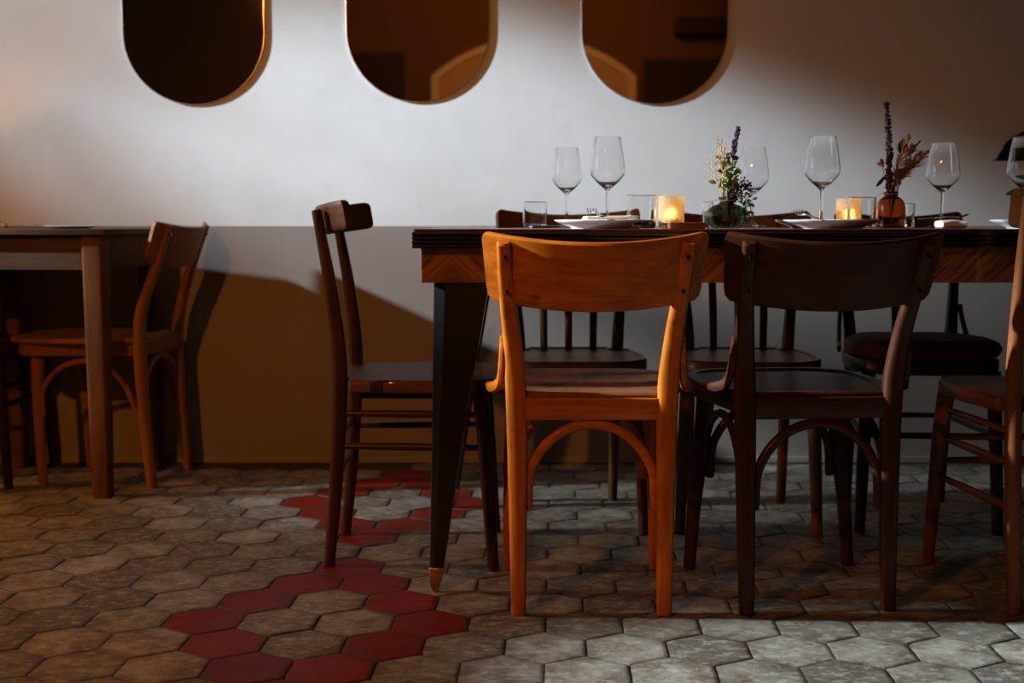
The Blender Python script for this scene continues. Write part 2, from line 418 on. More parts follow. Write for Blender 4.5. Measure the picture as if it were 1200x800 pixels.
for j in range(-12, 55):
    for i in range(-70, 90):
        p = TO + TA * i + TB * j + Vector((tr.uniform(-1, 1), tr.uniform(-1, 1))) * 0.0009
        if not (-4.2 < p.x < 3.6 and -1.0 < p.y < YW - 0.06): continue
        far = p.y < 1.2
        rr = sp / math.sqrt(3) - 0.0004 - tr.random() * 0.0009
        tilt = Vector((tr.uniform(-1, 1), tr.uniform(-1, 1))) * 0.006
        dz = tr.uniform(-0.0008, 0.0008)
        red = 1.0 if (i, j) in RED else 0.0
        rnd = tr.random()
        corners = [Vector((math.cos(base_ang + PI / 6 + k * PI / 3), math.sin(base_ang + PI / 6 + k * PI / 3))) * rr for k in range(6)]
        rad = [tr.uniform(0.004, 0.014) if tr.random() < .35 else 0.002 for _ in range(6)]
        ol = rounded([tuple(c) for c in corners], rad, 2 if not far else 1)
        ol2 = []
        for a, b2 in zip(ol, ol[1:] + ol[:1]):
            ol2.append(a)
            if (b2 - a).length > .04 and not far:
                for t in (.33, .67): ol2.append(a.lerp(b2, t) * (1 - tr.random() * 0.014))
        rings = []
        for s_, z_, e_ in ((1.0, -0.006, 1.0), (1.0, -0.0009, 1.0), (0.985, 0.0, 0.8), (0.86, 0.0003, 0.25), (0.55, 0.0003, 0.0)):
            rings.append(([bm.verts.new((p.x + q.x * s_, p.y + q.y * s_, min(0.001, z_ + dz + tilt.dot(q) * s_) if z_ > -.005 else z_)) for q in ol2], e_))
        n = len(ol2)
        def setc(f, es):
            for lp, e in zip(f.loops, es): lp[cl] = (rnd, red, e, 1)
        for (a, ea), (b2, eb) in zip(rings[:-1], rings[1:]):
            for k in range(n):
                f = bm.faces.new((a[k], a[(k + 1) % n], b2[(k + 1) % n], b2[k])); setc(f, (ea, ea, eb, eb)); f.smooth = True
        f = bm.faces.new(rings[-1][0]); setc(f, [0] * n); f.smooth = True
fl = struct('floor', bm, [TILEM, GROUT])

# ---------------------------------------------------------------- mirrors
def pill_outline(hw, z0, z1, n=28):
    pts = [(hw * math.cos(-PI * k / n), z0 + hw + hw * math.sin(-PI * k / n)) for k in range(n + 1)]      # bottom, right to left
    pts += [(hw * math.cos(PI - PI * k / n), z1 - hw + hw * math.sin(PI - PI * k / n)) for k in range(n + 1)]
    return pts
def mirror(px0, px1, ybot, label):
    Z = (YW - .03) * .9954 + 0.1
    x0, x1 = (px0 - 600) / F_PX * 3.96, (px1 - 600) / F_PX * 3.96
    hw = (x1 - x0) / 2; zb = 0.785 + (262 - ybot) * 0.9954 * 3.96 / F_PX
    t = thing('wall_mirror', label, 'mirror', ((x0 + x1) / 2, YW, 0), 0, 'pill shaped mirrors on the plaster wall')
    bm = bmesh.new(); ol = pill_outline(hw, zb, zb + 1.35)
    A = pill_outline(hw - .05, zb + .05, zb + 1.30)
    prism_xz(bm, A, -.0012, 0.0); obj('backing', bm, PANELM, t)
    bm = bmesh.new(); prism_xz(bm, ol, -.0052, -.0013); obj('rim', bm, MEDGE, t, bevel=.001)
    bm = bmesh.new(); prism_xz(bm, pill_outline(hw - .003, zb + .003, zb + 1.347), -.0062, -.0054); obj('mirror_glass', bm, MIRR, t)
mirror(148, 313, 124, 'leftmost of the three pill shaped bronze mirrors, dark with no arch reflected')
mirror(407, 574, 121, 'middle pill shaped bronze mirror, arch reflected at its lower right')
mirror(680, 850, 123, 'rightmost pill shaped bronze mirror, arch reflected at its lower left')

# ---------------------------------------------------------------- chairs
def board(name, mat, parent, y, z, hw, h, sag, tilt, thick, hw_bot=None, cr=0.015, crb=0.03, n=28, m_=10, crown=0.0):
    """curved back rail; (y,z) = centre of board middle, ends curve forward (+y)"""
    hw_bot = hw_bot or hw
    U = Vector((0, -math.sin(tilt), math.cos(tilt))); Nn = Vector((0, math.cos(tilt), math.sin(tilt)))
    C0 = Vector((0, y, z))
    ol = rounded([(-hw_bot, -h / 2), (hw_bot, -h / 2), (hw, h / 2), (-hw, h / 2)], [crb, crb, cr, cr], 5)
    # resample rows between bottom & top chains
    bm = bmesh.new()
    grid = {}
    def xlim(v):
        t = (v + h / 2) / h; w_ = hw_bot + (hw - hw_bot) * t
        db = v + h / 2; dt = h / 2 - v; q = 0
        if db < crb: q = max(q, crb - math.sqrt(max(0, crb ** 2 - (crb - db) ** 2)))
        if dt < cr: q = max(q, cr - math.sqrt(max(0, cr ** 2 - (cr - dt) ** 2)))
        return w_ - q
    vs_ = [-h / 2 + h * (0.5 - 0.5 * math.cos(PI * k / m_)) for k in range(m_ + 1)]
    F, B = [], []
    for v in vs_:
        xl = xlim(v); fr, br = [], []
        for k in range(n + 1):
            x = -xl + 2 * xl * k / n
            a = x / hw
            s_ = sag * a * a
            e = crown * (1 - a * a)
            vv = v + e * (v / (h / 2)) * .5
            edge = min(1.0, (h / 2 - abs(v)) / (thick * .4) + .45)
            nn = Nn.copy(); slope = 2 * sag * x / hw / hw
            nx = Vector((-slope, 0, 0)) + nn; nx.normalize()
            P = C0 + Vector((x, 0, 0)) + U * vv + Nn * s_
            fr.append(bm.verts.new(P + nx * thick / 2 * edge)); br.append(bm.verts.new(P - nx * thick / 2 * edge))
        F.append(fr); B.append(br)
    for a in range(m_):
        for k in range(n):
            bm.faces.new((F[a][k], F[a][k + 1], F[a + 1][k + 1], F[a + 1][k]))
            bm.faces.new((B[a][k + 1], B[a][k], B[a + 1][k], B[a + 1][k + 1]))
    for a in range(m_):
        bm.faces.new((F[a][0], F[a + 1][0], B[a + 1][0], B[a][0]))
        bm.faces.new((F[a][n], B[a][n], B[a + 1][n], F[a + 1][n]))
    for k in range(n):
        bm.faces.new((F[0][k], B[0][k], B[0][k + 1], F[0][k + 1]))
        bm.faces.new((F[m_][k], F[m_][k + 1], B[m_][k + 1], B[m_][k]))
    return obj(name, bm, mat, parent)
def seat_outline(yb, yf, wb, wf, rb, rf, bulge=0.0):
    return rounded([(-wb, yb), (wb, yb), (wf, yf - bulge), (wf * .55, yf), (-wf * .55, yf), (-wf, yf - bulge)], [rb, rb, rf, rf, rf, rf], 7)

def bentwood(label, loc, rz, W, seatmat, group=None, splay=0.0, bh=0.142, bhw=0.216, sag=0.062, zoff=0.0,
             front=0.166, rear=0.147, rim=False, topx=0.176, braces=True):
    t = thing('bentwood_chair', label, 'chair', loc, rz, group)
    for s in (-1, 1):
        bm = bmesh.new()
        sweep(bm, [(s * rear, -.170, 0.0015), (s * (rear + .001), -.156, .18), (s * (rear + .004), -.146, .42), (s * (rear + .011), -.160, .54),
                   (s * (topx - .006), -.203, .66), (s * topx, -.246, .748 + zoff)],
              [(.030, .026), (.036, .032), (.043, .034), (.038, .030), (.032, .027), (.027, .024)], 14, 6, (1, 0, 0), 3.0)
        leg = obj('rear_leg', bm, W['Z'], t)
        for zz, yy, xx in ((.722 + zoff, -.252, topx - .002), (.655 + zoff, -.222, topx - .006)):
            bm = bmesh.new(); lathe(bm, [(0, -.003), (.004, -.0025), (.0045, 0), (.004, .0025), (0, .003)], 10)
            bmesh.ops.transform(bm, matrix=Matrix.Translation((s * xx, yy, zz)) @ Matrix.Rotation(PI / 2 - .38, 4, 'X'), verts=bm.verts[:])
            obj('screw', bm, BLACK, leg)
        bm = bmesh.new()
        sweep(bm, [(s * (front + splay), .166, 0.0015), (s * (front + splay * .55 - .001), .172, .14), (s * (front - .006), .176, .28), (s * (front - .016), .178, .408)],
              [.027, .031, .036, .042], 14, 5, (1, 0, 0), 2.3)
        obj('front_leg', bm, W['Z'], t)
        # hip brace
        bm = bmesh.new()
        if braces: sweep(bm, [(s * .178, -.158, .562), (s * .180, -.152, .515), (s * .185, -.130, .468), (s * .201, -.085, .452), (s * .206, -.03, .448)],
              [(.012, .022), (.014, .024), (.015, .024), (.018, .022), (.020, .018)], 10, 6, (1, 0, 0), 2.6)
        if braces: obj('hip_brace', bm, W['Y'], t)
        bm = bmesh.new()      # side arch
        pts = [(s * (rear + .002), -.136, .215)] + [(s * (.150 + .006 * k / 10), .020 - .145 * math.cos(PI * k / 10), .235 + .145 * math.sin(PI * k / 10)) for k in range(1, 10)] + [(s * (front + splay * .5 - .002), .158, .215)]
        sweep(bm, pts, (.016, .018), 10, 3, (1, 0, 0), 2.2)
        obj('side_arch', bm, W['Y'], t)
    for yy, hw_, nm in ((-.148, .129, 'rear_arch'), (.172, .140, 'front_arch')):
        bm = bmesh.new()
        pts = [(hw_ * -1, yy, .212)] + [(-hw_ * math.cos(PI * k / 14), yy, .245 + .140 * math.sin(PI * k / 14)) for k in range(1, 14)] + [(hw_, yy, .212)]
        sweep(bm, pts, (.018, .020), 12, 3, (0, 1, 0), 2.2)
        obj(nm, bm, W['X'], t)
    ol = seat_outline(-.136, .275, .165, .195, .03, .09, .05)
    ap = seat_outline(-.158, .262, .137, .182, .01, .08, .05)
    bm = bmesh.new(); slab(bm, ap, [(.002, .395), (0, .398), (0, .437), (.002, .439)])
    obj('seat_apron', bm, W['X'], t)
    bm = bmesh.new()
    ol = rounded([(-.142, -.152), (.142, -.152), (.192, -.06), (.203, .08), (.19, .22), (.12, .275), (-.12, .275), (-.19, .22), (-.203, .08), (-.192, -.06)],
                 [.01, .01, .05, .07, .06, .06, .06, .06, .07, .05], 5)
    if rim:
        slab(bm, ol, [(.006, .428), (0, .432), (0, .445), (.004, .449), (.018, .449), (.022, .4445), (.03, .4435), (.10, .443)])
    else:
        slab(bm, ol, [(.006, .432), (0, .436), (0, .444), (.005, .449), (.03, .4495), (.10, .446)])
    obj('seat', bm, seatmat, t)
    board('backrest', W['X'], t, -.250 , .683 + zoff, bhw, bh, sag, math.radians(21), .013, bhw - .012, .012, .022)
    return t

def stretcher_chair(label, loc, rz, W, seatmat, side_z=(.355, .28), front_z=(.30, .246), back_z=(.30, .22), chw=.21, sag=.09, group=None, ztop=.825, cres_h=.066, name='stretcher_chair'):
    t = thing(name, label, 'chair', loc, rz, group)
    for s in (-1, 1):
        bm = bmesh.new()
        sweep(bm, [(s * .1415, -.190, .0015), (s * .143, -.172, .18), (s * .146, -.158, .43), (s * .149, -.170, .60), (s * .151, -.205, ztop - .012)],
              [(.027, .026), (.030, .030), (.033, .034), (.029, .030), (.024, .022)], 12, 6, (1, 0, 0), 2.6)
        obj('rear_leg', bm, W['Z'], t)
        bm = bmesh.new()
        sweep(bm, [(s * .182, .190, .0015), (s * .177, .180, .15), (s * .171, .170, .30), (s * .162, .160, .409)],
              [.026, .030, .034, .038], 12, 5, (1, 0, 0), 2.4)
        obj('front_leg', bm, W['Z'], t)
        for z in side_z:
            bm = bmesh.new()
            fx = .182 - .02 * z / .4; fy = .190 - .03 * z / .4
            sweep(bm, [(s * .144, -.165, z), (s * (.144 + fx) / 2, 0, z), (s * fx, fy, z)], [.013, .018, .013], 10, 3, (1, 0, 0), 2)
            obj('side_stretcher', bm, W['Y'], t)
    for z in front_z:
        bm = bmesh.new(); fx = .182 - .02 * z / .4; fy = .190 - .03 * z / .4
        sweep(bm, [(-fx, fy, z), (0, fy, z), (fx, fy, z)], [.013, .018, .013], 10, 3, (0, 1, 0), 2); obj('front_stretcher', bm, W['X'], t)
    for z in back_z:
        bm = bmesh.new(); sweep(bm, [(-.144, -.168, z), (0, -.168, z), (.144, -.168, z)], [.013, .017, .013], 10, 3, (0, 1, 0), 2); obj('rear_stretcher', bm, W['X'], t)
    ol = seat_outline(-.140, .212, .150, .192, .03, .06, .03)
    ol = rounded([(-.128, -.176), (.128, -.176), (.128, -.139), (.172, -.139), (.193, .0), (.196, .14), (.15, .207), (-.15, .207), (-.196, .14), (-.193, 0), (-.172, -.139), (-.128, -.139)],
                 [.006, .006, .002, .012, .05, .05, .05, .05, .05, .05, .012, .002], 4)
    bm = bmesh.new(); slab(bm, ol, [(.006, .405), (0, .409), (0, .431), (.004, .436), (.02, .437), (.05, .4355)])
    obj('seat', bm, seatmat, t)
    board('backrest', W['X'], t, -.217 , ztop - cres_h / 2, chw, cres_h, sag, math.radians(9), .018, chw, .014, .012)
    return t

def spindle_chair(label, loc, rz, W, group=None, splat=False, cushion=False, stretch=(), rail_hw=.20, ztop=.808, name='spindle_back_chair', rail_mat=None):
    t = thing(name, label, 'chair', loc, rz, group)
    for s in (-1, 1):
        bm = bmesh.new()
        sweep(bm, [(s * .130, -.190, .0015), (s * .131, -.170, .20), (s * .136, -.158, .44), (s * .148, -.186, .60), (s * .166, -.248, ztop - .02)],
              [(.026, .026), (.030, .030), (.034, .034), (.028, .028), (.022, .022)], 12, 6, (1, 0, 0), 2.5)
        obj('rear_leg', bm, W['Z'], t)
        bm = bmesh.new()
        sweep(bm, [(s * .172, .190, .0015), (s * .165, .178, .2), (s * .155, .165, .411)], [.027, .032, .036], 12, 5, (1, 0, 0), 2.3)
        obj('front_leg', bm, W['Z'], t)
        for z in stretch:
            bm = bmesh.new(); sweep(bm, [(s * .133, -.165, z), (s * .15, 0, z), (s * .165, .178, z)], [.013, .017, .013], 10, 3, (1, 0, 0), 2); obj('side_stretcher', bm, W['Y'], t)
    for z in stretch:
        bm = bmesh.new(); sweep(bm, [(-.163, .178, z), (0, .178, z), (.163, .178, z)], [.013, .017, .013], 10, 3, (0, 1, 0), 2); obj('front_stretcher', bm, W['X'], t)
        bm = bmesh.new(); sweep(bm, [(-.132, -.167, z), (0, -.167, z), (.132, -.167, z)], [.013, .017, .013], 10, 3, (0, 1, 0), 2); obj('rear_stretcher', bm, W['X'], t)
    ol = rounded([(-.115, -.178), (.115, -.178), (.118, -.138), (.165, -.132), (.186, .0), (.188, .13), (.13, .205), (-.13, .205), (-.188, .13), (-.186, 0), (-.165, -.132), (-.118, -.138)],
                 [.01, .01, .004, .02, .06, .06, .07, .07, .06, .06, .02, .004], 4)
    bm = bmesh.new(); slab(bm, ol, [(.008, .405), (0, .410), (0, .437), (.004, .442), (.013, .442), (.017, .438), (.03, .437)])
    obj('seat', bm, W['X'], t)
    if splat:
        bm = bmesh.new()
        for x0, x1 in ((-.040, -.022), (-.016, -.002), (.002, .016), (.022, .040)):
            sweep(bm, [((x0 + x1) / 2 * .75, -.160, .60), ((x0 + x1) / 2 * 1.0, -.190, .66), ((x0 + x1) / 2 * 1.25, -.225, .75)], [(.013, .010)] * 3, 8, 3, (1, 0, 0), 4)
        sweep(bm, [(0, -.150, .44), (0, -.155, .52), (0, -.167, .605)], [(.055, .010), (.052, .010), (.062, .010)], 12, 4, (1, 0, 0), 5)
        obj('splat', bm, W['Z'], t)
        for s in (-1, 1):
            bm = bmesh.new(); sweep(bm, [(s * .163, -.172, .56), (s * .168, -.160, .52), (s * .176, -.12, .46), (s * .182, -.08, .444)], [(.012, .022)] * 4, 10, 4, (1, 0, 0), 2.4)
            obj('hip_brace', bm, W['Y'], t)
    else:
        for x in (-.068, 0, .068):
            bm = bmesh.new(); sweep(bm, [(x, -.152, .438), (x * 1.03, -.170, .56), (x * 1.1, -.228, .75)], [(.020, .011), (.022, .012), (.020, .011)], 10, 5, (1, 0, 0), 3)
            obj('spindle', bm, W['Z'], t)
    board('backrest', (rail_mat or W)['X'], t, -.262, ztop - .045, rail_hw, .09, .055, math.radians(18), .014, rail_hw - .004, .016, .02)
    if cushion:
        bm = bmesh.new()
        ol = rounded([(-.135, -.125), (.135, -.125), (.19, .0), (.192, .13), (.13, .205), (-.13, .205), (-.192, .13), (-.19, 0)], [.04, .04, .06, .06, .07, .07, .06, .06], 5)
        slab(bm, ol, [(.02, .443), (.004, .450), (-.004, .466), (.004, .482), (.025, .490), (.06, .492)])
        c = obj('seat_cushion', bm, CUSH, None)
        tag(c, 'thin dark red seat cushion on the splat back chair', 'cushion', loc=loc, rz=rz)
    return t

A_ = math.radians
bentwood('bright amber bentwood chair in the foreground, its back to the viewer',
         (.160, 2.584, 0), 0, AMBER, AMBSEAT)
bentwood('dark brown bentwood chair seen from behind, immediately right of the amber chair',
         (.605, 2.598, 0), A_(5), DARK, DARK['Y'], splay=.020, rim=True)
stretcher_chair('dark walnut chair seen side-on at the left end of the long table',
                (-.232, 2.914, 0), A_(-90), SIDE, SIDESEAT)
stretcher_chair('reddish brown chair seen from behind, cut off by the right photo edge',
                (1.153, 2.612, 0), A_(1), REDW, REDW['Y'], side_z=(.365, .30, .21), chw=.172, sag=.05, ztop=.848, cres_h=.078)
spindle_chair('spindle back chair across the long table, directly behind the amber chair',
              (.160, 3.250, 0), A_(181), BACKW, 'spindle back chairs on the far side of the table', ztop=.812)
spindle_chair('spindle back chair across the long table, behind the dark bentwood chair',
              (.615, 3.245, 0), A_(175), BACKW, 'spindle back chairs on the far side of the table', ztop=.808)
spindle_chair('dark chair with fanned splat and red cushion across the long table',
              (1.072, 3.255, 0), A_(176), DUSK, None, True, True, (.25,), rail_hw=.175, ztop=.806, name='splat_back_chair')
bentwood('honey coloured bentwood chair at the right side of the small wooden table by the wall',
         (-1.225, 3.768, 0), A_(82), HONEY, HONEY['Y'], bhw=.188, sag=.052, zoff=.032, front=.150, rear=.132, bh=.128, topx=.140, braces=False)
stretcher_chair('very dark chair under the small wooden table, cut off by the left photo edge',
                (-1.685, 3.775, 0), A_(-90), DUSK, DUSK['Y'], chw=.17, sag=.05, ztop=.76)

# ---------------------------------------------------------------- long table
TX0, TX1, TY0, TY1, TZ = -.203, 2.55, 2.50, 3.425, .774
t = thing('dining_table', 'long dark table with reeded black edge, chevron veneer apron and tapered black legs', 'table', ((TX0 + TX1) / 2, (TY0 + TY1) / 2, 0))
ox, oy = (TX0 + TX1) / 2, (TY0 + TY1) / 2
bm = bmesh.new()
ol = [(TX0 - ox + .004, TY0 - oy + .004), (TX1 - ox - .004, TY0 - oy + .004), (TX1 - ox - .004, TY1 - oy - .004), (TX0 - ox + .004, TY1 - oy - .004)]
slab(bm, ol, [(0, .769), (0, .7735), (.001, TZ)])
obj('tabletop', bm, TOPRED, t)
bm = bmesh.new()
prof = [(.0062, .735)]
for k in range(4):
    z = .7355 + k * .0083
    prof += [(.003, z), (0.0005, z + .0012), (0, z + .0038), (.0005, z + .0062), (.003, z + .0074), (.006, z + .0078)]
prof += [(.006, .7688)]
slab(bm, [(TX0 - ox, TY0 - oy), (TX1 - ox, TY0 - oy), (TX1 - ox, TY1 - oy), (TX0 - ox, TY1 - oy)], prof)
obj('reeded_edge', bm, BLACK, t, smooth=False)
bm = bmesh.new()
ax0, ax1, ay0, ay1 = TX0 + .016, TX1 - .016, TY0 + .028, TY1 - .028
box(bm, ax0, ax1, ay0, ay0 + .02, .664, .7348); box(bm, ax0, ax1, ay1 - .02, ay1, .664, .7348)
box(bm, ax0, ax0 + .02, ay0 + .02, ay1 - .02, .664, .7348); box(bm, ax1 - .02, ax1, ay0 + .02, ay1 - .02, .664, .7348)
a = obj('apron', bm, CHEV, t, smooth=False, bevel=.0015); a.location = (-ox, -oy, 0)
for sx_, sy_ in ((0, 0), (0, 1), (1, 0), (1, 1)):
    X = (lambda d: TX0 + .040 + d) if sx_ == 0 else (lambda d: TX1 - .040 - d)
    Y = (lambda d: TY0 + .052 + d) if sy_ == 0 else (lambda d: TY1 - .052 - d)
    # section with a chamfered outer corner: wide at the top, narrow at the foot
    def sec(z, x0, x1, y0, y1, ch):
        return [(X(x0 + ch), Y(y0), z), (X(x1), Y(y0), z), (X(x1), Y(y1), z), (X(x0), Y(y1), z), (X(x0), Y(y0 + ch * .55), z)]
    def loftsecs(bm, secs):
        R = [[bm.verts.new((p[0] - ox, p[1] - oy, p[2])) for p in s_] for s_ in secs]
        n = len(R[0])
        for a_, b2 in zip(R[:-1], R[1:]):
            for i in range(n): bm.faces.new((a_[i], a_[(i + 1) % n], b2[(i + 1) % n], b2[i]))
        bm.faces.new(R[0]); bm.faces.new(R[-1][::-1])
    bm = bmesh.new()
    loftsecs(bm, [sec(.055, -.013, .018, .004, .032, .010), sec(.35, -.006, .062, .001, .060, .018), sec(.664, .0, .116, 0, .090, .024)])
    leg = obj('leg', bm, BLACK, t, smooth=False, bevel=.002)
    bm = bmesh.new()
    loftsecs(bm, [sec(.0005, -.006, .004, .010, .022, .004), sec(.018, -.013, .010, .006, .028, .008), sec(.045, -.0145, .0175, .003, .033, .010), sec(.056, -.0145, .0195, .003, .0335, .010)])
    obj('brass_foot', bm, BRASS, leg, bevel=.002)

# ---------------------------------------------------------------- small table by the wall
t = thing('side_table', 'small worn wooden table standing against the wall at the left', 'table', (-1.385, 3.70, 0), A_(-5))
bm = bmesh.new(); slab(bm, rounded([(-.275, -.243), (.275, -.243), (.275, .243), (-.275, .243)], .006, 3), [(.002, .753), (0, .755), (0, .768), (.002, .770)])
obj('tabletop', bm, PINEX, t)
bm = bmesh.new()
for x0, x1, y0, y1 in ((-.245, .245, -.218, -.198), (-.245, .245, .198, .218), (-.25, -.23, -.2, .2), (.23, .25, -.2, .2)): box(bm, x0, x1, y0, y1, .655, .7525)
obj('apron', bm, PINEX, t, smooth=False, bevel=.001)
for sx_ in (-1, 1):
    for sy_ in (-1, 1):
        bm = bmesh.new()
        sweep(bm, [(sx_ * .226, sy_ * .198, .001), (sx_ * .226, sy_ * .198, .3), (sx_ * .226, sy_ * .198, .752)], [(.048, .046), (.056, .052), (.062, .058)], 16, 4, (1, 0, 0), 9)
        obj('leg', bm, PINE, t)

def copy_tree(o, parent=None):
    c = o.copy(); COL.objects.link(c); c.parent = parent
    for ch in o.children: copy_tree(ch, c)
    return c
t2 = copy_tree(t); t2.location = (-1.96, 3.70, 0); t2.rotation_euler = (0, 0, A_(-1))  # added copy out of view, keeps the beams off the wall under the first table
t2['label'] = 'added unseen copy of the small wooden table, shading the wall at the left'
# ---------------------------------------------------------------- tableware
def at(px, Y): return (px - 600) / F_PX * (Y * .9954 + (H_CAM - TZ) * .0954)
def wine_glass(px, Y, label, h=.212, r=.0415, group='wine glasses on the long table', z0=TZ, X=None):
    o_ = [(0.0, .0015), (.033, .0015), (.0345, .003), (.033, .0045), (.012, .0075), (.0042, .014), (.0034, .03), (.0034, .075), (.0042, .088), (.012, .096), (.026, .108), (r - .003, .123), (r, .132),
          (r - .001, .145), (r - .006, .18), (r - .0115, h - .001), (r - .012, h)]
    i_ = [(r - .0128, h), (r - .0127, h - .001), (r - .0072, .18), (r - .0022, .145), (r - .0012, .132), (r - .0045, .1235), (.025, .1095), (.011, .0985), (0, .096)]
    bm = bmesh.new(); lathe(bm, spline_prof(o_[5:], 4)[:0] + o_ + i_, 40)
    o = obj('wine_glass', bm, GLASS)
    return tag(o, label, 'glass', group, (at(px, Y) if X is None else X, Y, z0))
wine_glass(664, 3.30, 'leftmost wine glass, on the far side of the long table')
wine_glass(711.5, 2.90, 'taller looking wine glass behind the plate in front of the amber chair')
wine_glass(882, 3.30, 'wine glass partly hidden behind the green vase of flowers')
wine_glass(962, 2.88, 'wine glass behind the plate beside the green vase and the lit candle')
wine_glass(1103, 3.12, 'wine glass right of the amber vase, beside the rolled napkin')
wine_glass(1199, 2.90, 'wine glass cut off by the right edge of the photo')
def tumbler(px, Y, h, r, label, name='water_tumbler', z0=TZ, mat=None, group=None):
    bm = bmesh.new(); w_ = .0018; rb = r * .95
    lathe(bm, [(0, .001), (rb - .003, .001), (rb, .004), (r, h - .001), (r - w_ / 2, h), (r - w_, h - .001), (rb - w_, .013), (rb - .006, .0095), (0, .009)], 40)
    o = obj(name, bm, mat or GLASS)
    return tag(o, label, 'glass', group, (at(px, Y), Y, z0))
tumbler(627, 3.12, .066, .0315, 'leftmost short water tumbler, beside the leftmost wine glass')
tumbler(751.5, 2.66, .072, .0325, 'short water tumbler between the plate and the gold candle holder')
tumbler(1009, 2.78, .070, .0315, 'short water tumbler in front of the lit candle beside the amber vase')
tumbler(829, 2.86, .062, .0125, 'narrow shot glass at the left of the green vase', 'shot_glass')
tumbler(1065.5, 2.90, .058, .0115, 'narrow shot glass at the right of the amber vase', 'shot_glass')
def candle(px, Y, h, r, label, power, z0=TZ, X=None):
    x = at(px, Y) if X is None else X
    bm = bmesh.new(); w_ = .003
    lathe(bm, [(0, .001), (r - .003, .001), (r, .004), (r, h - .001), (r - w_ / 2, h), (r - w_, h - .001), (r - w_, .012), (r - .006, .008), (0, .008)], 40)
    hld = tag(obj('candle_holder', bm, GOLDGL), label, 'candle holder', None, (x, Y, z0))
    t = thing('tea_light', 'lit tea light inside ' + {1: 'the gold candle holder next to the small wooden block', 2: 'the candle holder beside the amber vase', 3: 'the candle holder on the small table by the wall'}[power[1]], 'candle', (x, Y, z0 + .0082))
    bm = bmesh.new(); lathe(bm, [(0, 0), (.0185, 0), (.019, .001), (.019, .013), (.018, .0135), (0, .0125)], 24); obj('wax', bm, WAX, t)
    bm = bmesh.new(); lathe(bm, spline_prof([(0, .0145), (.0028, .018), (.0032, .022), (.0018, .028), (0, .034)], 3), 12); obj('flame', bm, FLAME, t)
    l = lamp('candle_light', 'POINT', (x, Y, z0 + .034), power[0], (1.0, .45, .12), shadow_soft_size=.006)
candle(786.5, 2.72, .072, .0285, 'gold textured candle holder standing by the small wooden block', (.22, 1))
candle(994, 2.92, .070, .0290, 'gold textured candle holder behind a tumbler, beside the amber vase', (.26, 2))

def plate(px, Y, label, r=.112, z0=TZ, group='white dinner plates on the long table', X=None):
    bm = bmesh.new()
    lathe(bm, [(0, .002), (r * .62, .002), (r * .64, 0), (r * .67, 0), (r * .69, .003), (r * .9, .0125), (r, .0175), (r + .0005, .0185), (r - .001, .0195), (r * .9, .0155), (r * .70, .007), (r * .6, .0055), (0, .0055)], 64)
    return tag(obj('dinner_plate', bm, PORC), label, 'plate', group, (at(px, Y) if X is None else X, Y, z0))
def napkin(x, Y, z, L_, W_, label, rz=0, roll=False, th=.0042):
    bm = bmesh.new()
    if roll:
        sweep(bm, [(-L_ / 2, 0, .009), (0, .002, .010), (L_ / 2, 0, .009)], [(W_, .018), (W_, .020), (W_, .018)], 14, 5, (0, 1, 0), 3)
    else:
        for k in range(3):
            z_ = k * th
            o_ = rounded([(-L_ / 2 + .004 * k, -W_ / 2), (L_ / 2 - .002 * k, -W_ / 2 + .003 * k), (L_ / 2 - .006 * k, W_ / 2), (-L_ / 2 + .006 * k, W_ / 2 - .002)], .006, 4)
            slab(bm, o_, [(.002, z_), (0, z_ + .0015), (0, z_ + th - .0014), (.0025, z_ + th - .0001)], zf=lambda p: .0015 * math.sin(p.x * 50) + .0015)
    return tag(obj('folded_napkin', bm, LINEN), label, 'napkin', 'cloth napkins on the long table', (x, Y, z), rz)
def fork(x, Y, z, rz, pitch, label, s=1.0):
    bm = bmesh.new()
    sweep(bm, [(0, -.13, 0), (0, -.10, .001), (0, -.04, .003), (0, .0, .004)], [(.011, .003), (.012, .003), (.006, .003), (.005, .003)], 8, 4, (1, 0, 0), 2.5)
    sweep(bm, [(0, 0, .004), (0, .012, .002), (0, .024, .001)], [(.006, .003), (.020, .002), (.023, .002)], 8, 4, (1, 0, 0), 3)
    for k in range(4):
        sweep(bm, [((k - 1.5) * .0065, .023, .001), ((k - 1.5) * .0065, .045, .003), ((k - 1.5) * .0062, .066, .010)], [.003, .0028, .0018], 6, 3, (1, 0, 0), 2)
    o = obj('fork', bm, STEEL); tag(o, label, 'fork', 'forks on the napkins')
    o.location = (x, Y, z); o.rotation_euler = (pitch, 0, rz); o.scale = (s, s, s)
    return o
def knife(x, Y, z, rz, label, pitch=0):
    bm = bmesh.new()
    sweep(bm, [(0, -.11, 0), (0, -.05, 0), (0, 0, 0)], [(.013, .006), (.014, .007), (.010, .005)], 10, 4, (1, 0, 0), 3)
    sweep(bm, [(0, 0, 0), (.001, .05, 0), (0, .10, 0)], [(.014, .0022), (.017, .002), (.005, .0012)], 8, 4, (1, 0, 0), 3)
    o = obj('table_knife', bm, STEEL); tag(o, label, 'knife')
    o.location = (x, Y, z); o.rotation_euler = (pitch, 0, rz)
P1 = (at(709, 2.72), 2.72); P2 = (at(969, 2.72), 2.72)
plate(709, 2.72, 'white dinner plate in front of the amber chair, with folded napkin and fork')
plate(969, 2.72, 'white dinner plate in front of the dark bentwood chair, with folded napkin and fork')
napkin(P1[0] + .008, 2.72, TZ + .0062, .13, .10, 'cream folded napkin on the plate in front of the amber chair', A_(4), th=.0068)
napkin(P2[0] + .012, 2.72, TZ + .0062, .15, .10, 'cream folded napkin on the plate in front of the dark bentwood chair', A_(-3))
fork(P1[0] - .022, 2.73, TZ + .0325, A_(3), A_(3), 'steel fork on the napkin in front of the amber chair')
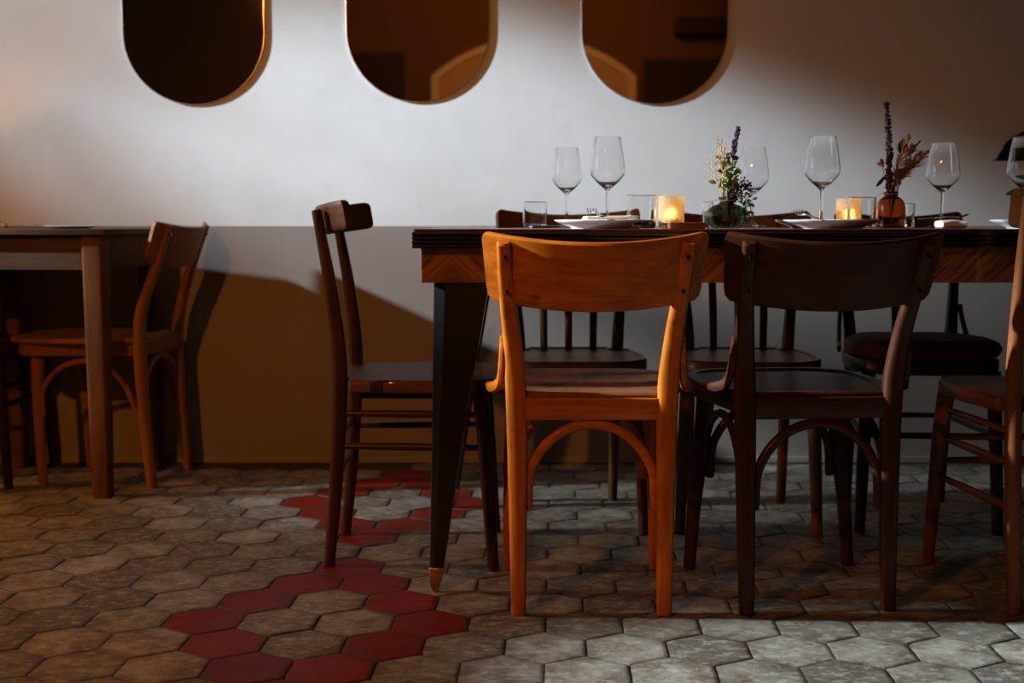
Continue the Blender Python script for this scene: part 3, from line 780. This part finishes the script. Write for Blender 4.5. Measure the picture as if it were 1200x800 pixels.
fork(P2[0] - .042, 2.74, TZ + .0275, A_(3), A_(4.5), 'steel fork on the napkin in front of the dark bentwood chair')
plate(1222, 2.74, 'white dinner plate cut off by the right edge of the photo')
napkin(at(1115, 3.0), 3.0, TZ + .0005, .062, .050, 'cream rolled napkin lying beside the wine glass at the right', A_(2), True)
fork(at(1112, 3.0), 2.985, TZ + .0255, A_(-75), A_(2), 'steel fork on the rolled napkin at the right', .7)
knife(at(655, 2.95), 2.95, TZ + .004, A_(-38), 'bright steel table knife lying left of the plate in front of the amber chair')
bm = bmesh.new(); slab(bm, rounded([(-.038, -.03), (.038, -.03), (.038, .03), (-.038, .03)], .004, 3), [(.001, 0), (0, .001), (0, .0125), (.001, .0135)])
tag(obj('wooden_block', bm, REDW['X']), 'low reddish wooden block on the table between the gold candle holder and the green vase', 'block', None, (at(802, 2.64), 2.63, TZ + .0002))

# ---------------------------------------------------------------- flowers
R_ = random.Random(11)
def leaf(bm, p, d, up, L_, W_, bend=.15, n=6):
    d = Vector(d).normalized(); s = d.cross(Vector(up)).normalized(); u = s.cross(d)
    rows = []
    for k in range(n + 1):
        t_ = k / n; w_ = W_ / 2 * math.sin(PI * min(1, max(0.02, t_ * .96 + .02))) ** .7
        c = Vector(p) + d * L_ * t_ - u * (bend * L_ * t_ * t_)
        rows.append([bm.verts.new(c - s * w_ + u * w_ * .3), bm.verts.new(c), bm.verts.new(c + s * w_ + u * w_ * .3)])
    for a_, b2 in zip(rows[:-1], rows[1:]):
        for i in range(2): bm.faces.new((a_[i], a_[i + 1], b2[i + 1], b2[i]))
def blob(bm, p, r, st=(1, 1, 1), q=None):
    m = Matrix.Translation(p) @ (q.to_matrix().to_4x4() if q else Matrix()) @ Matrix.Diagonal((*st, 1))
    bmesh.ops.create_icosphere(bm, subdivisions=1, radius=r, matrix=m)
def rdir(axis, spread):
    a_ = Vector(axis).normalized()
    v = Vector((R_.gauss(0, 1), R_.gauss(0, 1), R_.gauss(0, 1))).normalized()
    return (a_ * (1 - spread) + v * spread).normalized()
def spike(path, r0, r1, cnt, sz, frm=.35):
    bm = bmesh.new(); P_ = catmull(path, 12)
    tube(bm, path, .0012, 6, 5)
    for k in range(cnt):
        t_ = frm + (1 - frm) * k / cnt; p = P_[min(len(P_) - 1, int(t_ * (len(P_) - 1)))]
        tt = (t_ - frm) / (1 - frm); r = r0 + (r1 - r0) * tt
        d = rdir((0, 0, 1), .75); d.z = abs(d.z) * .6
        q = p + d * r * R_.uniform(.4, 1.0)
        blob(bm, q, sz * R_.uniform(.6, 1.1), (1, 1, 1.7), Vector((0, 0, 1)).rotation_difference(rdir((d.x, d.y, 1.2), .1)))
    return bm
def plume(path, width, cnt, ln, frm=.25):
    bm = bmesh.new(); P_ = catmull(path, 14); tube(bm, path, .0011, 6, 5)
    for k in range(cnt):
        t_ = frm + (1 - frm) * k / cnt; i = min(len(P_) - 2, int(t_ * (len(P_) - 1))); p = P_[i]; ax = (P_[i + 1] - P_[i]).normalized()
        tt = (t_ - frm) / (1 - frm); sc_ = math.sin(PI * min(.98, .15 + tt * .8)) ** .7
        d = rdir(ax, .38); q = p + d * ln * sc_ * R_.uniform(.5, 1.1) + Vector((0, 0, -.002))
        tube(bm, [p, p.lerp(q, .5) + rdir(ax, .5) * width * .08, q], [.0009, .0011, .0004], 4, 2)
    return bm
# vase 1 : green, squat, ribbed
VX, VY = at(851, 2.70), 2.70
bm = bmesh.new()
op = spline_prof([(.026, .001), (.036, .006), (.0475, .022), (.046, .036), (.031, .049), (.0165, .055), (.0155, .062), (.019, .068)], 4)
ip = [(max(0, r - .0025), z + .0008) for r, z in op][::-1]
lathe(bm, [(0, .003), (.02, .002)] + op + ip[:-1] + [(.02, .005), (0, .006)], 72, rib=18, ribamp=.018)
tag(obj('green_vase', bm, GREENGL), 'squat ribbed green glass vase holding mixed dried flowers on the long table', 'vase', None, (VX, VY, TZ))
def bouquet(name, label, loc, parts):
    t = thing(name, label, 'flowers', loc)
    for nm, bm, m in parts: obj(nm, bm, m, t)
    return t
bmb = bmesh.new()
for k in range(9):
    tip = Vector((R_.uniform(-.034, .006), R_.uniform(-.012, .012), R_.uniform(.13, .195)))
    tube(bmb, [(0.002 * k - .008, 0, .01), (tip.x * .25 - .004, 0, .07), tip], [.0009, .0009, .0006], 5, 4)
    for q in range(15):
        p = tip + Vector((R_.gauss(0, .007), R_.gauss(0, .006), R_.uniform(-.045, .006)))
        blob(bmb, p, R_.uniform(.0013, .0028))
for z in (.085, .10): blob(bmb, (-.020, 0, z), .003)
bml = bmesh.new()
for k in range(60):
    p = Vector((R_.gauss(.004, .010), R_.gauss(0, .010), R_.uniform(.075, .150)))
    leaf(bml, p, rdir((p.x * 20, 0, .4), .6), (0, -1, .4), R_.uniform(.010, .017), R_.uniform(.007, .011))
for k in range(6): tube(bml, [(0, 0, .01), (.001 * k, .002 * k - .006, .06), (.003 * k - .006, .003 * k - .01, .12)], .0009, 5, 3)
bmp = spike([(.004, 0, .01), (.008, 0, .09), (.014, 0, .16), (.023, 0, .215)], .008, .003, 130, .0030, .6)
bmq = bmesh.new()
for a_ in ((.020, .095), (.032, .085), (.040, .092), (.026, .070), (.012, .085), (.050, .088), (.034, .060), (.020, .11)):
    tube(bmq, [(.004, 0, .02), (a_[0] * .4, -.004, .062), (a_[0], R_.uniform(-.01, .01), a_[1])], .0009, 5, 4)
    for q in range(26):
        t_ = R_.uniform(.35, 1.08); p = Vector((a_[0] * t_, R_.gauss(0, .006), .055 + (a_[1] - .055) * t_)) + Vector((R_.gauss(0, .004), 0, R_.gauss(0, .005)))
        blob(bmq, p, R_.uniform(.0016, .0032))
bmh = bmesh.new()       # hanging grey green sprig at the right of the vase
for a_, zz in ((.045, .045), (.052, .03), (.040, .022)):
    tube(bmh, [(.004, 0, .055), (.022, -.012, .072), (a_ * .85, -.014, zz + .022), (a_, -.014, zz)], .0008, 5, 4)
    for q in range(9): leaf(bmh, (a_ * R_.uniform(.8, 1.05), -.014 + R_.uniform(-.006, .006), zz + R_.uniform(-.004, .03)), rdir((1, 0, -.5), .6), (0, -1, 0), .010, .006)
bouquet('flower_bouquet', 'mixed bouquet of beige, purple and green dried stems in the green vase', (VX, VY, TZ + .006),
        [('beige_stems', bmb, BEIGE), ('green_leaves', bml, LEAFB), ('purple_spike', bmp, PURP), ('burgundy_sprigs', bmq, BURG), ('trailing_sprig', bmh, LEAFG)])
# vase 2 : amber bottle
WX, WY = at(1043, 2.86), 2.86
bm = bmesh.new()
op = spline_prof([(.028, .001), (.0325, .006), (.0330, .030), (.0325, .052), (.025, .067), (.0165, .073), (.0155, .079), (.0175, .084)], 4)
ip = [(max(0, r - .0025), z + .0008) for r, z in op][::-1]
lathe(bm, [(0, .003), (.022, .002)] + op + ip[:-1] + [(.022, .005), (0, .006)], 60)
tag(obj('amber_vase', bm, AMBERGL), 'brown amber glass bottle vase with a tall purple spike and pampas grass', 'vase', None, (WX, WY, TZ))
b1 = spike([(0, 0, .01), (-.004, 0, .09), (-.008, 0, .18), (-.016, 0, .285)], .0105, .005, 420, .0031, .30)
b2_ = bmesh.new()
for tipx, tipz in ((.034, .205), (.048, .185), (.085, .172), (.066, .170), (.026, .17), (.045, .15)):
    bmx = plume([(.002, 0, .02), (tipx * .25, .003, .10), (tipx * .65, R_.uniform(-.01, .01), tipz - .03), (tipx, R_.uniform(-.012, .012), tipz)], .01, 85, .030, .30)
    me_ = bpy.data.meshes.new('tmp'); bmx.to_mesh(me_); bmx.free(); b2_.from_mesh(me_); bpy.data.meshes.remove(me_)
b3 = bmesh.new(); leaf(b3, (.018, -.004, .165), (.25, 0, 1), (0, -1, 0), .034, .024, .1); tube(b3, [(.002, 0, .02), (.010, 0, .10), (.018, -.004, .168)], .0009, 5, 4)
leaf(b3, (-.004, -.002, .100), (-1, 0, .9), (0, -1, .3), .020, .009, .5); leaf(b3, (-.016, -.002, .112), (-.9, 0, -1.1), (0, -1, 0), .030, .009, .1)
b4 = bmesh.new(); tube(b4, [(0, 0, .02), (-.010, 0, .09), (-.024, 0, .143)], .0009, 5, 4)
for q in range(24): blob(b4, Vector((-.024, 0, .143)) + Vector((R_.gauss(0, .0035), R_.gauss(0, .003), R_.gauss(0, .0045))), .0028)
b5 = bmesh.new(); tube(b5, [(.010, 0, .06), (.030, 0, .13), (.052, 0, .178), (.060, 0, .190)], .0008, 5, 4)
for q in range(18): t_ = q / 18; blob(b5, (.050 + .014 * t_, R_.gauss(0, .001), .176 + .018 * t_), .0022)
bouquet('flower_bouquet', 'tall purple spike with brown pampas grass plumes in the amber vase', (WX, WY, TZ + .007),
        [('purple_spike', b1, BURG), ('pampas_plumes', b2_, PAMPAS), ('dark_leaves', b3, LEAFD), ('dried_bud', b4, PAMPAS), ('lavender_tip', b5, PURP)])
for (cx, cy, cz, lb) in ((VX, VY, TZ + .0615, 'thin lilac string looped around the neck of the green vase'), (WX, WY, TZ + .0790, 'thin lilac string looped around the neck of the amber vase')):
    bm = bmesh.new()
    pts = [(.0170 * math.cos(k * PI / 6), .0170 * math.sin(k * PI / 6), 0) for k in range(-4, 9)]
    tube(bm, pts + [(-.026, -.012, .001), (-.038, -.012, -.007), (-.043, -.013, -.022)], .0007, 5, 3)
    tag(obj('string', bm, STRING), lb, 'string', None, (cx, cy, cz))

# ---------------------------------------------------------------- on the small table
SZ = .7702
plate(0, 3.66, 'small white plate on the small wooden table by the wall', .075, SZ, None, X=-1.31).scale = (1, 1, .45)
def ring_item():
    bm = bmesh.new()
    pts = [(.014 * math.cos(k * PI / 8), 0, .0115 + .0085 * math.sin(k * PI / 8)) for k in range(17)]
    sweep(bm, pts, (.020, .003), 8, 2, (0, 1, 0), 3, cap=False)
    tag(obj('napkin_ring', bm, BRASS), 'small golden napkin ring on the small wooden table by the wall', 'napkin ring', None, (-1.53, 3.70, SZ))
ring_item()
fork(-1.455, 3.68, SZ + .006, A_(-70), 0, 'steel fork lying on the small wooden table by the wall', .6)
candle(0, 3.78, .070, .028, 'gold candle holder on the small wooden table by the wall', (5.0, 3), SZ, X=-1.655)

# ---------------------------------------------------------------- plant by the wall
t = thing('potted_plant', 'potted plant with a large dark leaf standing against the wall at the right edge', 'plant', (1.80, 3.72, 0))
bm = bmesh.new(); lathe(bm, spline_prof([(.08, .001), (.10, .06), (.125, .22), (.13, .26)], 4) + [(.138, .262), (.138, .285), (.12, .285), (.118, .24), (0, .235)], 36); obj('pot', bm, TERRA, t)
bm = bmesh.new(); tube(bm, [(0, 0, .23), (-.03, 0, .6), (-.06, .01, .9), (-.10, .01, 1.0)], [.007, .006, .005, .004], 8, 6)
tube(bm, [(.01, .01, .23), (-.06, 0, .55), (-.17, 0, .85)], [.005, .004, .003], 8, 6); tube(bm, [(-.01, .01, .23), (-.07, .03, .6), (-.14, .03, .83)], [.005, .004, .003], 8, 6)
obj('stem', bm, LEAFG, t)
bm = bmesh.new()       # broad folded leaf: curved blade drooping to the left
rows = []
for k in range(15):
    a_ = k / 14; x = -.345 + .42 * a_
    top = .150 * min(1, a_ * 1.5) ** .45 * (1 if a_ < .7 else 1 - ((a_ - .7) / .3) ** 2 * .75)
    rows.append([(x, .04 - .03 * j / 6 + .02 * math.sin(a_ * 3), .975 + top * j / 6) for j in range(7)])
V_ = [[bm.verts.new(p) for p in r] for r in rows]
for a_, b2 in zip(V_[:-1], V_[1:]):
    for i in range(6): bm.faces.new((a_[i], a_[i + 1], b2[i + 1], b2[i]))
o = obj('large_leaf', bm, LEAFD, t); md = o.modifiers.new('solid', 'SOLIDIFY'); md.thickness = .002
bm = bmesh.new()
for p, d, l_, w_ in (((-.16, 0, .865), (-1, 0, .15), .15, .06), ((-.17, 0, .85), (-.9, 0, -.35), .11, .05), ((-.14, .02, .86), (-.6, -.2, -.1), .12, .06), ((-.14, .02, .84), (-.2, 0, .6), .12, .06), ((-.13, .02, .85), (1, 0, .2), .14, .07)):
    leaf(bm, p, d, (0, -.7, 1), l_, w_, .12, 8)
obj('small_leaves', bm, LEAFG, t)
